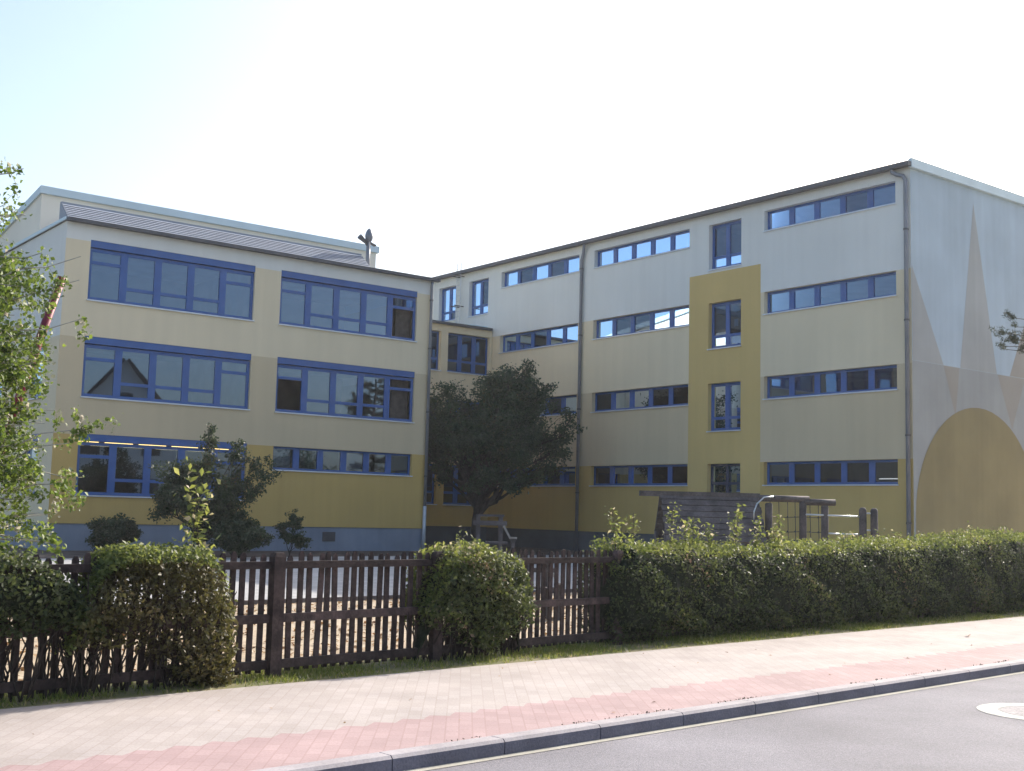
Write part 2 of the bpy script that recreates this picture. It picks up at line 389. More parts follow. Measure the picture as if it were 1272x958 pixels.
# --- left wing
LW = empty('school_wing', BO, BA)
tag(LW, 'three-storey left wing in cream over ochre with wide blue windows and a set-back roof storey', 'school building')
FL = Face((0, 0, 0), (1, 0, 0), (0, -1, 0)); XA, XB, LD = -.83, 14.04, 14.0; EZ = 11.02
big, strip = [(0, 6.11), (7.17, 13.31)], []
holes = [(a, b, z, z+HW) for a, b in big for z in Z0[1:]] + [(0, 6.11, 1.85, 3.90), (7.17, 13.31, 3.0, 3.86)]
bm = bmesh.new()
wall(bm, FL, XA, XB, .9, EZ, holes, [3.86, 7.14, 10.44], lambda u, z: band(z))
FS = Face((XA, 0, 0), (0, 1, 0), (-1, 0, 0))
sholes = [(1.6, 3.1, z, z+HW) for z in Z0[:2]] + [(6.5, 9.0, z, z+HW) for z in Z0[:2]]
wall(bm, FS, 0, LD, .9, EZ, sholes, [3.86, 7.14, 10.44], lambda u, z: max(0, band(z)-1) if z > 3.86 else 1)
FE = Face((XB, 0, 0), (0, 1, 0), (1, 0, 0))
wall(bm, FE, 0, LD, .9, EZ, [], [3.86, 7.14, 10.44], lambda u, z: band(z))
FB = Face((XA, LD, 0), (1, 0, 0), (0, 1, 0))
wall(bm, FB, 0, XB-XA, .9, EZ, [], [3.86, 7.14, 10.44], lambda u, z: band(z))
obj('wall', bm, [W0, W1, W2, W3], LW)
bm = bmesh.new(); box(bm, XA+.04, XB-.04, .04, LD-.04, -.3, .9); obj('plinth', bm, PL, LW)
bm = bmesh.new()
fbox(bm, FL, 9.4, 9.95, .36, .72, -.05, -.02)
for k in range(7): fbox(bm, FL, 9.42, 9.93, .385+k*.047, .405+k*.047, -.03, .0)
obj('plinth_vent', bm, GUT, LW)
FIVE = [(1, .73), (1, .30), (1, .30), (1, .30), (1, .73)]
SIX = [(1, None)]*6
for (a, b, z, sk) in ((0, 6.11, Z0[2], ()), (7.17, 13.31, Z0[2], ((4, 0),)), (0, 6.11, Z0[1], ()), (7.17, 13.31, Z0[1], ((0, 0), 4)), (0, 6.11, Z0[0], ())):
    window(LW, FL, a, b, z, z+HW, FIVE, .10, .27, sk)
window(LW, FL, 7.17, 13.31, 3.0, 3.86, SIX, .14, 0, (), GL, .08)
for z in Z0[:2]:
    window(LW, FS, 1.6, 3.1, z, z+HW, [(1, .3)], .10, .27); window(LW, FS, 6.5, 9.0, z, z+HW, [(1, .3), (1, .3)], .10, .27)
# rooms behind the glass
bm = bmesh.new()
for z in (.95, 4.25, 7.55, 10.85): box(bm, XA+.3, XB-.3, .34, 6.6, z-.12, z+.0)
box(bm, XA+.3, XB-.3, 6.6, 6.8, .9, 10.95); box(bm, 6.5, 6.7, .34, 6.6, .95, 10.85); box(bm, XA+.3, XA+.4, .34, 6.6, .95, 1.5)
obj('room_partition', bm, INW, LW)
for (x, y, n) in ((.15, 1.3, 5), (.3, 3.2, 5)):
    for k in range(n):
        bm = bmesh.new(); box(bm, x+k*1.22, x+k*1.22+.98, y, y+.10, 3.66, 3.71); obj('ceiling_lamp', bm, TUBE, LW)
for q in ((12.55, 13.25, 8.5, 10.2, -.42), (12.45, 13.25, 5.25, 6.9, -.42), (8.3, 9.1, 3.05, 3.82, -.32), (9.3, 10.1, 3.05, 3.82, -.32)):
    bm = bmesh.new(); fbox(bm, FL, q[0], q[1], q[2], q[3], q[4], q[4]+.02); obj('curtain', bm, CURT, LW)
for q in (7.27, 10.4):
    bm = bmesh.new(); fbox(bm, FL, q, q+.72, 3.12, 3.76, -.225, -.215); obj('blind', bm, mat('blind_grey', (.5, .55, .62), .9, .05), LW)
# roof, gutter, metal slope, roof storey
bm = bmesh.new(); box(bm, XA-.05, XB+.05, -.05, LD+.05, EZ, EZ+.10); obj('roof', bm, ROOFM, LW)
bm = bmesh.new(); box(bm, XA-.02, XB+.22, -.26, -.052, EZ-.02, EZ+.10); obj('gutter', bm, GUT, LW)
bm = bmesh.new(); box(bm, XA-.09, XA-.052, -.052, LD, EZ+.02, EZ+.13); obj('verge_flashing', bm, PALE, LW)
bm = bmesh.new()                                                     # sloping sheet with horizontal ribs
n_ = 9; p0, p1 = Vector((0, .30, EZ+.09)), Vector((0, 1.25, EZ+.86))
for k in range(n_):
    a, b = p0.lerp(p1, k/n_), p0.lerp(p1, (k+1)/n_); c = p0.lerp(p1, (k+.82)/n_) + Vector((0, -.045, .05)); a2 = a + Vector((0, -.035, .01))
    for q in ((a, a2), (a2, b)):
        bm.faces.new([bm.verts.new(v) for v in (Vector((-.68, q[0].y, q[0].z)), Vector((11.35, q[0].y, q[0].z)), Vector((11.35, q[1].y, q[1].z)), Vector((-.68, q[1].y, q[1].z)))])
box(bm, -.68, 11.35, 1.25, 1.42, EZ+.10, EZ+.93)
for x in (-.68, 11.35):
    bm.faces.new([bm.verts.new(v) for v in ((x, .30, EZ+.09), (x, 1.25, EZ+.86), (x, 1.25, EZ+.09))])
obj('metal_roof_slope', bm, mat('ribbed_sheet', (.29, .32, .38), .7, .06, 1), LW)
bm = bmesh.new(); fy = 3.1; PE = 13.15; zt = 12.62                     # roof storey, top falls to the back
vs = [(XA, fy, EZ+.1), (PE, fy, EZ+.1), (PE, LD-1, EZ+.1), (XA, LD-1, EZ+.1), (XA, fy, zt), (PE, fy, zt), (PE, LD-1, zt-1.4), (XA, LD-1, zt-1.4)]
vs = [bm.verts.new(v) for v in vs]
for q in ((0,1,5,4),(1,2,6,5),(2,3,7,6),(3,0,4,7)): bm.faces.new([vs[i] for i in q])
obj('roof_storey', bm, mat('paint_storey', (.82, .77, .66), .9, .05, .4, bump=.2), LW)
bm = bmesh.new()
vs = [(XA-.08, fy-.1, zt-.05), (PE+.1, fy-.1, zt-.05), (PE+.1, LD-.9, zt-1.46), (XA-.08, LD-.9, zt-1.46), (XA-.08, fy-.1, zt+.22), (PE+.1, fy-.1, zt+.22), (PE+.1, LD-.9, zt-1.19), (XA-.08, LD-.9, zt-1.19)]
vs = [bm.verts.new(v) for v in vs]
for q in ((0,3,2,1),(4,5,6,7),(0,1,5,4),(1,2,6,5),(2,3,7,6),(3,0,4,7)): bm.faces.new([vs[i] for i in q])
obj('storey_roof', bm, PALE, LW)
# vent with cowl
bm = bmesh.new(); tube(bm, [(11.62, 1.2, EZ), (11.62, 1.2, 12.55)], .085, 10); v = obj('vent_pipe', bm, ZINC, LW, True)
bm = bmesh.new(); bmesh.ops.create_uvsphere(bm, u_segments=16, v_segments=12, radius=1)
for q in bm.verts:
    k_ = 1-.25*max(0, q.co.z); q.co = Vector((q.co.x*.17*k_, q.co.y*.17*k_, q.co.z*.30))+Vector((11.64, 1.2, 12.76))
obj('cowl', bm, ZINC, v, True)
bm = bmesh.new(); obox(bm, (11.2, 1.2, 12.62), (11.95, 1.2, 12.38), .16, .05); tube(bm, [(11.18, 1.2, 12.66), (11.5, 1.2, 12.45), (11.6, 1.2, 12.3)], [.12, .07, .04], 8); obj('cowl_vane', bm, GUT, v)
pipe(LW, FL, [(13.92, 10.98, .16), (13.92, 10.75, .13), (13.93, 10.5, .11), (13.93, 1.75, .11)], .062, clips=[(13.93, z, .11) for z in (3, 5.6, 8.2, 10.2)])
pipe(LW, FL, [(13.93, 1.8, .11), (13.93, .0, .11)], .075, 'standpipe', mat('standpipe_pale', (.5, .54, .6), .5, .1, 3, metal=.4))

# --- right wing, its long facade facing the left wing's side
RX0, RY0, RL, RW, RE = 22.80, -16.65, 34.0, 12.0, 14.05
RWG = empty('school_wing', BO, BA)
tag(RWG, 'taller four-storey right wing with narrow blue window strips and an ochre stairwell panel', 'school building')
FR = Face((RX0, RY0, 0), (0, 1, 0), (-1, 0, 0))
ZR = [2.93, 6.24, 9.56, 12.86]; SH = .87
cols = [(.61, 6.54), (10.55, 16.50), (17.55, 23.48)]
holes = []; wins = []
for (a, b) in cols:
    for i, z in enumerate(ZR): holes.append((a, b, z, z+(SH if i < 3 else .80)))
tall = [(7.72, 9.45, 11.72, 13.60), (7.72, 9.45, 8.45, 10.33), (7.72, 9.45, 5.10, 7.03), (24.56, 26.24, 11.70, 13.55), (27.36, 29.0, 11.70, 13.55)]
door = (7.72, 9.45, .9, 3.78)
bm = bmesh.new()
def rmi(u, z):
    if 6.72 < u < 10.53 and z < 11.58: return 4
    return 3 if z < 3.80 else 2 if z < 7.11 else 1 if z < 10.43 else 0
wall(bm, FR, 0, RL, .88, RE, holes+tall+[door], [3.80, 7.11, 10.43, 11.58], rmi, .3, ub=(6.72, 10.53))
FG = Face((RX0, RY0, 0), (1, 0, 0), (0, -1, 0))
wall(bm, FG, 0, RW, .88, RE, [], [7.2], lambda u, z: 6 if z > 7.2 else 5)
FK = Face((RX0+RW, RY0, 0), (0, 1, 0), (1, 0, 0)); wall(bm, FK, 0, RL, .88, RE, [], [7.2], lambda u, z: 0 if z > 7.2 else 2)
FQ = Face((RX0, RY0+RL, 0), (1, 0, 0), (0, 1, 0)); wall(bm, FQ, 0, RW, .88, RE, [], [7.2], lambda u, z: 0 if z > 7.2 else 2)
obj('wall', bm, [W0, W1, W2, W3, W4, MLO, MUP], RWG)
bm = bmesh.new(); box(bm, RX0+.04, RX0+RW-.04, RY0+.04, RY0+RL-.04, -.3, .88); obj('plinth', bm, PLD, RWG)
for (a, b) in cols:
    for i, z in enumerate(ZR):
        window(RWG, FR, a, b, z, z+(SH if i < 3 else .80), [(1, None)]*5, .20, 0, (), GLR if i > 1 else GLD, .09, mw=.24)
for (a, b, c, d) in tall: window(RWG, FR, a, b, c, d, [(1, .27), (1, .27)], .20, 0, (), GLR if c > 7.5 else GLD, .12, mw=.20)
# door
bm = bmesh.new()
fbox(bm, FR, 7.72, 9.45, 3.68, 3.78, -.26, -.2); fbox(bm, FR, 7.72, 7.82, .88, 3.68, -.26, -.2); fbox(bm, FR, 9.35, 9.45, .88, 3.68, -.26, -.2); fbox(bm, FR, 8.54, 8.63, .88, 3.68, -.26, -.19)
fbox(bm, FR, 7.82, 9.35, 2.95, 3.05, -.26, -.19); fbox(bm, FR, 7.82, 9.35, .88, 1.1, -.26, -.2)
dr = obj('door', bm, mat('door_frame_dark', (.03, .04, .08), .5, .1), RWG)
bm = bmesh.new(); bm.faces.new([bm.verts.new(FR.P(u, z, -.23)) for u, z in ((7.8, 1.05), (9.36, 1.05), (9.36, 3.7), (7.8, 3.7))]); obj('pane', bm, GLD, dr)
bm = bmesh.new(); tube(bm, [FR.P(8.72, 1.75, -.14), FR.P(8.72, 2.2, -.14)], .02, 8); obox(bm, FR.P(8.72, 1.8, -.14), FR.P(8.72, 1.8, -.2), .02, .02); obj('handle', bm, STEEL, dr)
bm = bmesh.new()
for z in (.95, 4.2, 7.5, 10.82, 13.95): box(bm, RX0+.34, RX0+6, RY0+.3, RY0+RL-.3, z-.1, z)
box(bm, RX0+5.6, RX0+5.8, RY0+.3, RY0+RL-.3, .9, 13.9)
for y in (6.63, 10.5, 17.0, 24): box(bm, RX0+.34, RX0+5.6, RY0+y-.05, RY0+y+.05, .95, 13.85)
obj('room_partition', bm, INW, RWG)
bm = bmesh.new(); fbox(bm, FR, .8, 1.75, 3.13, 3.16, -.6, -.55); obj('ceiling_lamp', bm, emis('lamp_tube_cool', (1, .95, .8), 2.2), RWG)
for q in ((7.98, 8.34, 8.60, 8.98), (8.74, 9.34, 8.58, 8.95), (8.1, 8.3, 9.3, 9.6)):
    bm = bmesh.new(); fbox(bm, FR, *q, -.28, -.27); obj('window_poster', bm, PAPER, RWG)
# mural on the gable
bm = bmesh.new()
def poly(bm, F, pts, off, mi):
    f = bm.faces.new([bm.verts.new(F.P(u, z, off)) for u, z in pts]); f.material_index = mi
poly(bm, FG, [(0.02, 10.55), (1.9, 7.21), (.02, 7.21)], .004, 0)
poly(bm, FG, [(3.98, 13.45), (5.4, 7.21), (2.96, 7.21)], .004, 0)
poly(bm, FG, [(8.1, 10.55), (10.0, 7.21), (6.3, 7.21)], .004, 1)
poly(bm, FG, [(12-.02, 13.2), (12-.02, 7.21), (10.9, 7.21)], .004, 0)
poly(bm, FG, [(1.9, 7.19), (2.9, 7.19), (2.62, 5.4)], .004, 1)
poly(bm, FG, [(5.45, 7.19), (7.4, 7.19), (6.4, 5.2)], .004, 1)
ar = [(.12, .9)] + [(4.12-4.0*math.cos(t_), 1.9+3.94*math.sin(t_)) for t_ in [math.pi*k/28 for k in range(29)]] + [(8.12, .9)]
poly(bm, FG, ar, .008, 2)
obj('mural', bm, [MSP, MSP2, ARCH], RWG)
# roof and rainwater
bm = bmesh.new(); box(bm, RX0-.12, RX0+RW+.1, RY0-.0, RY0+RL, RE, RE+.12); obj('roof', bm, ROOFM, RWG)
bm = bmesh.new(); box(bm, RX0-.32, RX0-.122, RY0-.12, RY0+RL, RE-.03, RE+.13); obj('gutter', bm, GUT, RWG)
bm = bmesh.new(); box(bm, RX0-.12, RX0+RW+.12, RY0-.14, RY0-.002, RE-.06, RE+.26); obj('verge_flashing', bm, PALE, RWG)
pipe(RWG, FR, [(.62, 14.05, .2), (.60, 13.92, .2), (.42, 13.80, .18), (.2, 13.72, .14), (.12, 13.55, .12), (.12, 0, .12)], .075, clips=[(.12, z, .12) for z in (1.6, 4.6, 8.6, 11.8)])
pipe(RWG, FR, [(17.0, 14.05, .2), (17.0, 13.9, .2), (17.12, 13.6, .14), (17.25, 13.3, .12), (17.25, 0, .12)], .075, clips=[(17.25, z, .12) for z in (2.6, 6.4, 9.8, 12.9)])
# ladder above the passage roof
bm = bmesh.new()
for u in (26.72, 27.08): tube(bm, [FR.P(u, 10.95, .22), FR.P(u, 14.6, .22)], .03, 6)
for k in range(12): tube(bm, [FR.P(26.72, 11.2+k*.28, .22), FR.P(27.08, 11.2+k*.28, .22)], .014, 6)
ld = obj('ladder', bm, mat('ladder_alu', (.55, .55, .56), .4, .05, metal=.5), RWG)
bm = bmesh.new()
for z in (12.3, 13.9):
    for u in (26.72, 27.08): obox(bm, FR.P(u, z, -.01), FR.P(u, z, .6), .04, .05)
obj('ladder_bracket', bm, GUT, ld)

# --- passage between the wings
PS = empty('connecting_passage', BO, BA)
tag(PS, 'recessed glazed passage joining the two wings behind the dark tree', 'connecting building')
FC = Face((XB, 7.45, 0), (1, 0, 0), (0, -1, 0)); PW = RX0-XB
ph = [(a-XB, b-XB, z, z+1.93) for (a, b) in ((17.05, 19.66), (20.08, 22.65), (14.3, 16.6)) for z in (1.95, 5.15, 8.44)]
bm = bmesh.new(); wall(bm, FC, .02, PW-.02, .9, 10.72, ph, [3.86, 7.14], lambda u, z: 1 if z > 7.14 else band(z), .2)
FCB = Face((XB, 11.45, 0), (1, 0, 0), (0, 1, 0)); wall(bm, FCB, .02, PW-.02, .9, 10.72, [], [], lambda u, z: 1)
obj('wall', bm, [W0, W1, W2, W3], PS)
for (a, b, c, d) in ph: window(PS, FC, a, b, c, d, [(1, .3), (1, .3), (1, .3)], .22, 0, (), GLD, .09)
bm = bmesh.new(); box(bm, XB+.02, RX0-.02, 7.5, 11.4, -.3, .9); obj('plinth', bm, PLD, PS)
bm = bmesh.new(); box(bm, XB+.06, RX0-.13, 7.28, 11.5, 10.722, 10.84); obj('roof', bm, GUT, PS)
bm = bmesh.new(); box(bm, 21.6, 22.6, 7.6, 8.2, 10.845, 10.95); obj('roof_hatch', bm, PALE, PS)
bm = bmesh.new()
for z in (.95, 4.25, 7.55): box(bm, XB+.1, RX0-.1, 7.8, 11.2, z-.1, z)
box(bm, XB+.1, RX0-.1, 11.2, 11.3, .9, 10.7); obj('room_partition', bm, INW, PS)

# ------------------------------------------------------------------ vegetation builders
def rsun(n, rs):
    v = rs.normal(0, 1, (n, 3)); return v/np.linalg.norm(v, axis=1)[:, None]
def limb(bm, a, b, r1, r2, rnd, seg=6, n=5, wob=.08):
    a, b = Vector(a), Vector(b); L = (b-a).length; pts = [a]
    for i in range(1, n): pts.append(a.lerp(b, i/n) + Vector((rnd.uniform(-1, 1), rnd.uniform(-1, 1), rnd.uniform(-.3, .9)))*L*wob*math.sin(math.pi*i/n))
    pts.append(b); tube(bm, pts, [r1+(r2-r1)*i/n for i in range(n+1)], seg, False); return pts
def tree(name, pos, clusters, trunk_h, tr, leafm, barkm, lsize, nleaf, seed, label, cat, group=None, aspect=.55, twigs=7, lean=(0, 0)):
    """clusters: (x, y, z, radius) relative to pos"""
    rnd = random.Random(seed); rs = np.random.RandomState(seed)
    t = empty(name, pos); bm = bmesh.new()
    top = Vector((lean[0], lean[1], trunk_h)); trunk = limb(bm, (0, 0, -.1), top, tr, tr*.6, rnd, 9, 6, .03)
    P_, N_, S_, T_ = [], [], [], []
    tot = sum(c[3]**2.2 for c in clusters)
    for c in clusters:
        cc = Vector(c[:3]); st = trunk[rnd.randint(3, 6)]
        lp = limb(bm, st, cc, tr*.42, tr*.12, rnd, 6, 5, .10)
        ncl = int(nleaf*c[3]**2.2/tot)
        for k in range(twigs):
            d = Vector(rsun(1, rs)[0]); d.z = d.z*.7+.15; e = cc + d*c[3]*rnd.uniform(.7, 1.15)
            tp = limb(bm, lp[rnd.randint(3, 5)], e, tr*.10, tr*.03, rnd, 4, 4, .10)
            m_ = ncl//twigs; q = rs.rand(m_)**.7
            base = np.array([tp[min(4, int(x*4.99))].lerp(tp[min(4, int(x*4.99)+1)], (x*4.99) % 1)[:] for x in q])
            off = rs.normal(0, 1, (m_, 3))*c[3]*.20*np.array([1, 1, .75])
            p = base+off; P_.append(p); nn = p-np.array(cc); nn /= np.linalg.norm(nn, axis=1)[:, None]+1e-6
            N_.append(nn*.5+np.array([0, 0, .6])); S_.append(lsize*(.65+.7*rs.rand(m_)))
            T_.append(np.clip(rs.rand(m_)*.6+rnd.uniform(0, .4), 0, 1))
    obj('trunk', bm, barkm, t, True)
    leaf_mesh('crown', np.vstack(P_), np.vstack(N_), np.concatenate(S_), leafm, t, rs, aspect, .7, tint=np.concatenate(T_))
    tag(t, label, cat, group); return t
def blob_clusters(cx, cy, cz, rx, ry, rz, n, rmin, rmax, seed):
    rnd = random.Random(seed); out = []
    for _ in range(n):
        while True:
            x, y, z = rnd.uniform(-1, 1), rnd.uniform(-1, 1), rnd.uniform(-1, 1)
            if .15 < x*x+y*y+z*z < 1: break
        out.append((cx+x*rx, cy+y*ry, cz+z*rz, rnd.uniform(rmin, rmax)))
    return out

def shoot_pts(rnd, rs, base, h, n, ls, lean=.12):
    """an upright shoot: stem points, leaf points"""
    top = Vector(base)+Vector((rnd.uniform(-1, 1)*lean*h, rnd.uniform(-1, 1)*lean*h, h))
    st = [Vector(base), Vector(base).lerp(top, .5)+Vector((rnd.uniform(-1, 1), rnd.uniform(-1, 1), 0))*h*.04, top]
    q = rs.rand(n); p = np.array([(st[0].lerp(st[1], x*2) if x < .5 else st[1].lerp(st[2], x*2-1))[:] for x in q])
    return st, p+rs.normal(0, 1, (n, 3))*ls*.9

def hedge(name, spine, prof_fn, n, lsize, m, label, seed, shoots=(), topm=None, core=.72, low=0.0, stems=True, gap=None, cat='hedge'):
    """spine: (u0,u1,vc) in street frame; prof_fn(u)-> (half width, height, zbottom); clipped mass of leaves around twigs and stems"""
    rnd = random.Random(seed); rs = np.random.RandomState(seed)
    u0, u1, vc = spine; t = empty(name, ST((u0+u1)/2, vc(0.5*(u0+u1)), 0)); inv = t.location
    U_ = rs.uniform(u0, u1, n*2); keep = []
    P_, N_, T_ = [], [], []
    A = rs.rand(n*2)
    cnt = 0
    for i in range(n*2):
        u = U_[i]; hw, h, zb = prof_fn(u)
        if hw <= .03 or h <= .1: continue
        # superellipse shell: more leaves near the skin
        q4 = rs.uniform(0, 8); rr_ = 1-.5*A[i]**1.7; side = int(q4/2); w4 = q4 % 2-1
        x, z = ((w4, 1), (1, w4), (w4, -1), (-1, w4))[side]; nn_ = (abs(x)**5+abs(z)**5)**.2
        x, z = x/nn_*rr_, z/nn_*rr_
        lump = 1+.13*math.sin(u*3.7+z*4+seed)+.09*math.sin(u*9.3+x*5+z*7)+.08*math.sin(z*11+u*6.1)+.12*rs.normal()*(rs.rand() < .3)
        v = x*hw*lump; zz = zb+(h-zb)*(.5+.5*z*(1+.07*math.sin(u*2.9+seed)+.05*math.sin(u*7.7+v*5)+.05*abs(rs.normal())*(rs.rand() < .35)))
        if gap and gap(u, v, zz, rs.rand()): continue
        P_.append((u, v, zz)); N_.append((x, z)); T_.append(zz/h); cnt += 1
        if cnt >= n: break
    A_ = np.array(P_); Nn = np.array(N_)
    W_ = np.array([(ST(a, vc(a)+b, c)-inv)[:] for a, b, c in A_])
    nr = Nn[:, :1]*np.array(TV)[None]*.8 + Nn[:, 1:]*np.array([0, 0, .8])
    W_ += rs.normal(0, .018, W_.shape)
    tint = np.clip(rs.rand(len(W_))*.75+.18*np.sin(A_[:, 0]*2.3+seed)+.12*np.sin(A_[:, 2]*6+A_[:, 0]*5), 0, 1)
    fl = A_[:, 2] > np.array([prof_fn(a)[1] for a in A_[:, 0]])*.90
    sz = lsize*(.6+.8*rs.rand(len(W_)))
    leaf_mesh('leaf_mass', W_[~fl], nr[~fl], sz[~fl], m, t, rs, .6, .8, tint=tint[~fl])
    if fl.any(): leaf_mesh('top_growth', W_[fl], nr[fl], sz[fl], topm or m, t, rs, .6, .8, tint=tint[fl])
    if stems:
        bm = bmesh.new(); k = u0+.1
        while k < u1-.05:
            hw, h, zb = prof_fn(k)
            if hw > .05 and h > .2:
                for _ in range(2):
                    a = ST(k+rnd.uniform(-.04, .04), vc(k)+rnd.uniform(-.5, .5)*hw*.5, -.03)-inv; 
                    for _ in range(3):
                        b = ST(k+rnd.uniform(-.25, .25), vc(k)+rnd.uniform(-.8, .8)*hw, rnd.uniform(.55, .95)*h)-inv; limb(bm, a, b, .010, .004, rnd, 4, 4, .08)
            k += .11
        obj('stems', bm, BARKD, t)
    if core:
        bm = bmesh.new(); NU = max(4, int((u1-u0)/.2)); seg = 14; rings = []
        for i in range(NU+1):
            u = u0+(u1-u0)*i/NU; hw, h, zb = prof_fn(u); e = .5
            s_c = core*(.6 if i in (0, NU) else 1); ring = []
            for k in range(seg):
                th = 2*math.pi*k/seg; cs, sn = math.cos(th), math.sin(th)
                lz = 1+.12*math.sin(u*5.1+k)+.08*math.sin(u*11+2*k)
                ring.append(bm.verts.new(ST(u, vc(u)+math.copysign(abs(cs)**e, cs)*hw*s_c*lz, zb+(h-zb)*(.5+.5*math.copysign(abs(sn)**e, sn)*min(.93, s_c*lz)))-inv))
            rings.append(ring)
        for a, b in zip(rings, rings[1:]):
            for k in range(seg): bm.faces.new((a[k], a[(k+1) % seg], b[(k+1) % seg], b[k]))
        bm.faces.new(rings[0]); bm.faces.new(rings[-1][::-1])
        obj('light_block_core', bm, mat('light_block_dark', (.016, .022, .010), .95, .4, 14, bump=1.0, bscale=30), t)  # added dark core that blocks light behind the leaves
    for (u, dv, h, nl, ls) in shoots:
        b = ST(u, vc(u)+dv, prof_fn(u)[1]*.9)-inv; st, lp = shoot_pts(rnd, rs, b, h, nl, ls)
        bm = bmesh.new(); tube(bm, st, [.007, .005, .003], 4, False); so = obj('shoot', bm, BARK, t)
        leaf_mesh('shoot_leaves', lp, np.tile(np.array([[0, 0, .8]]), (nl, 1)), ls*(.7+.6*rs.rand(nl)), topm or m, so, rs, .55, .7)
    tag(t, label, cat); return t

# ------------------------------------------------------------------ picket fence
def fv(u): return 3.50+.42*max(0, min(1, (u+2.2)/7.2)) if u < 5 else 3.92
F0, F1 = -2.9, 24.0
pf = empty('picket_fence', ST(1.5, 3.7, 0))
tag(pf, 'low dark brown wooden picket fence along the grass strip', 'fence'); inv = pf.location
rnd = random.Random(9)
UPOST = (Vector((-2.16, 11.67, 0))-K0).dot(TU)+.05
seg_u = [F0+ (F1-F0)*i/44 for i in range(45)]
pickets = []; u = F0
while u < F1: pickets.append(u); u += .1115
def picket(bm, u):
    a = ST(u, fv(u)+.03)-inv; h = 1.165+rnd.gauss(0, .014); w_ = .028; d = .011
    lean = rnd.gauss(0, .010); pr = []
    for zz, ww in ((.035, w_), (h-.03, w_), (h, w_*.45)):
        for sx, sy in ((-1, -1), (1, -1), (1, 1), (-1, 1)): pr.append(bm.verts.new(a+TU*(sx*ww+lean*zz)+TV*(sy*d)+Vector((0, 0, zz))))
    for k in (0, 4):
        for i in range(4): bm.faces.new((pr[k+i], pr[k+(i+1) % 4], pr[k+4+(i+1) % 4], pr[k+4+i]))
    bm.faces.new(pr[8:12]); bm.faces.new(pr[0:4][::-1])
vis = [u for u in pickets if u < 5.9]; rest = [u for u in pickets if u >= 5.9]
for u in vis:
    bm = bmesh.new(); picket(bm, u); obj('picket', bm, WOOD, pf)
bm = bmesh.new()
for u in rest: picket(bm, u)
o = obj('hedged_pickets', bm, WOOD, pf); o['kind'] = 'stuff'
for (za, zb) in ((.075, .155), (.505, .585), (1.015, 1.085)):
    posts_u = [.34, 2.42, 5.5]+[7.4+1.9*k for k in range(9)]
    bm = bmesh.new()
    edges = [F0]+[p for p in posts_u if F0 < p < F1]+[F1]
    for a, b in zip(edges, edges[1:]):
        n_ = max(1, int((b-a)/.8))
        for k in range(n_):
            x0, x1 = a+(b-a)*k/n_, a+(b-a)*(k+1)/n_
            dz = rnd.uniform(-.006, .006)
            obox(bm, ST(x0, fv(x0)-.018, (za+zb)/2)-inv, ST(x1+.0, fv(x1)-.018, (za+zb)/2)-inv, .055, zb-za)
    obj('rail', bm, WOOD, pf)
for p in posts_u:
    if F0 < p < F1:
        bm = bmesh.new(); q = ST(p, fv(p)-.06)-inv
        for s_z in (0,): pass
        vs = []
        for zz, ww in ((-.1, .062), (1.13, .062), (1.17, .045)):
            for sx, sy in ((-1, -1), (1, -1), (1, 1), (-1, 1)): vs.append(bm.verts.new(q+TU*sx*ww+TV*sy*ww*.7+Vector((0, 0, zz))))
        for k in (0, 4):
            for i in range(4): bm.faces.new((vs[k+i], vs[k+(i+1) % 4], vs[k+4+(i+1) % 4], vs[k+4+i]))
        bm.faces.new(vs[8:12]); bm.faces.new(vs[0:4][::-1]); obj('post', bm, WOOD, pf)

# ------------------------------------------------------------------ hedges on the fence
def smooth(x, a, b): t_ = max(0, min(1, (x-a)/(b-a))); return t_*t_*(3-2*t_)
def rp(u):
    h = 1.22+.03*math.sin(u*1.3)+.20*smooth(u, 9, 17); e = smooth(u, 5.32, 5.65)
    return (.52*(.55+.45*e), .15+(h-.15)*(.75+.25*e), .05)
SR = random.Random(31)
sh = [(5.55, -.1, .42, 60, .05), (5.75, 0, .26, 50, .05), (6.15, .1, .36, 50, .045), (6.9, .1, .45, 80, .05), (7.2, .0, .34, 80, .055), (7.35, .2, .30, 90, .055), (7.5, -.1, .28, 80, .055),
      (8.2, 0, .46, 80, .055), (8.35, .15, .36, 80, .055), (8.8, .1, .36, 100, .055), (9.2, 0, .22, 90, .055), (9.45, .1, .42, 70, .05)]
sh = [(a, b, c*1.45, int(d*1.3), e*1.15) for a, b, c, d, e in sh]
sh += [(SR.uniform(10, 24), SR.uniform(-.35, .4), SR.uniform(.08, .30), 45, .05) for _ in range(60)]
sh += [(SR.uniform(5.5, 10), SR.uniform(-.35, .4), SR.uniform(.05, .15), 30, .05) for _ in range(26)]
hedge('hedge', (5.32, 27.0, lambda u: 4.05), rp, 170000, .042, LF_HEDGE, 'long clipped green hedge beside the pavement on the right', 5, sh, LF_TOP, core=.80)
def lp_(u):                                                          # bush grown through the fence, brown flare cast put into its leaf colour
    t_ = (u+1.78)/1.58
    if not 0 < t_ < 1: return (0, 0, 0)
    e = (1-abs(2*t_-1)**5); return (.20+.16*e, .35+.88*e*(.88+.12*smooth(u, -1.8, -1.2)), .02+.40*(1-smooth(u, -1.3, -.6)))
def gapL(u, v, z, r): return (z < .60 and r < (.80 if u < -.75 else .35)) or (z < .95 and r < (.40 if u < -.6 else .15))
shl = [(-.42, .1, .92, 120, .075), (-.50, .15, .55, 80, .07), (-.35, .05, .35, 70, .055), (-.9, .1, .10, 30, .05), (-.28, 0, .20, 40, .05), (-.6, 0, .12, 40, .05), (-1.2, .1, .10, 30, .05)]
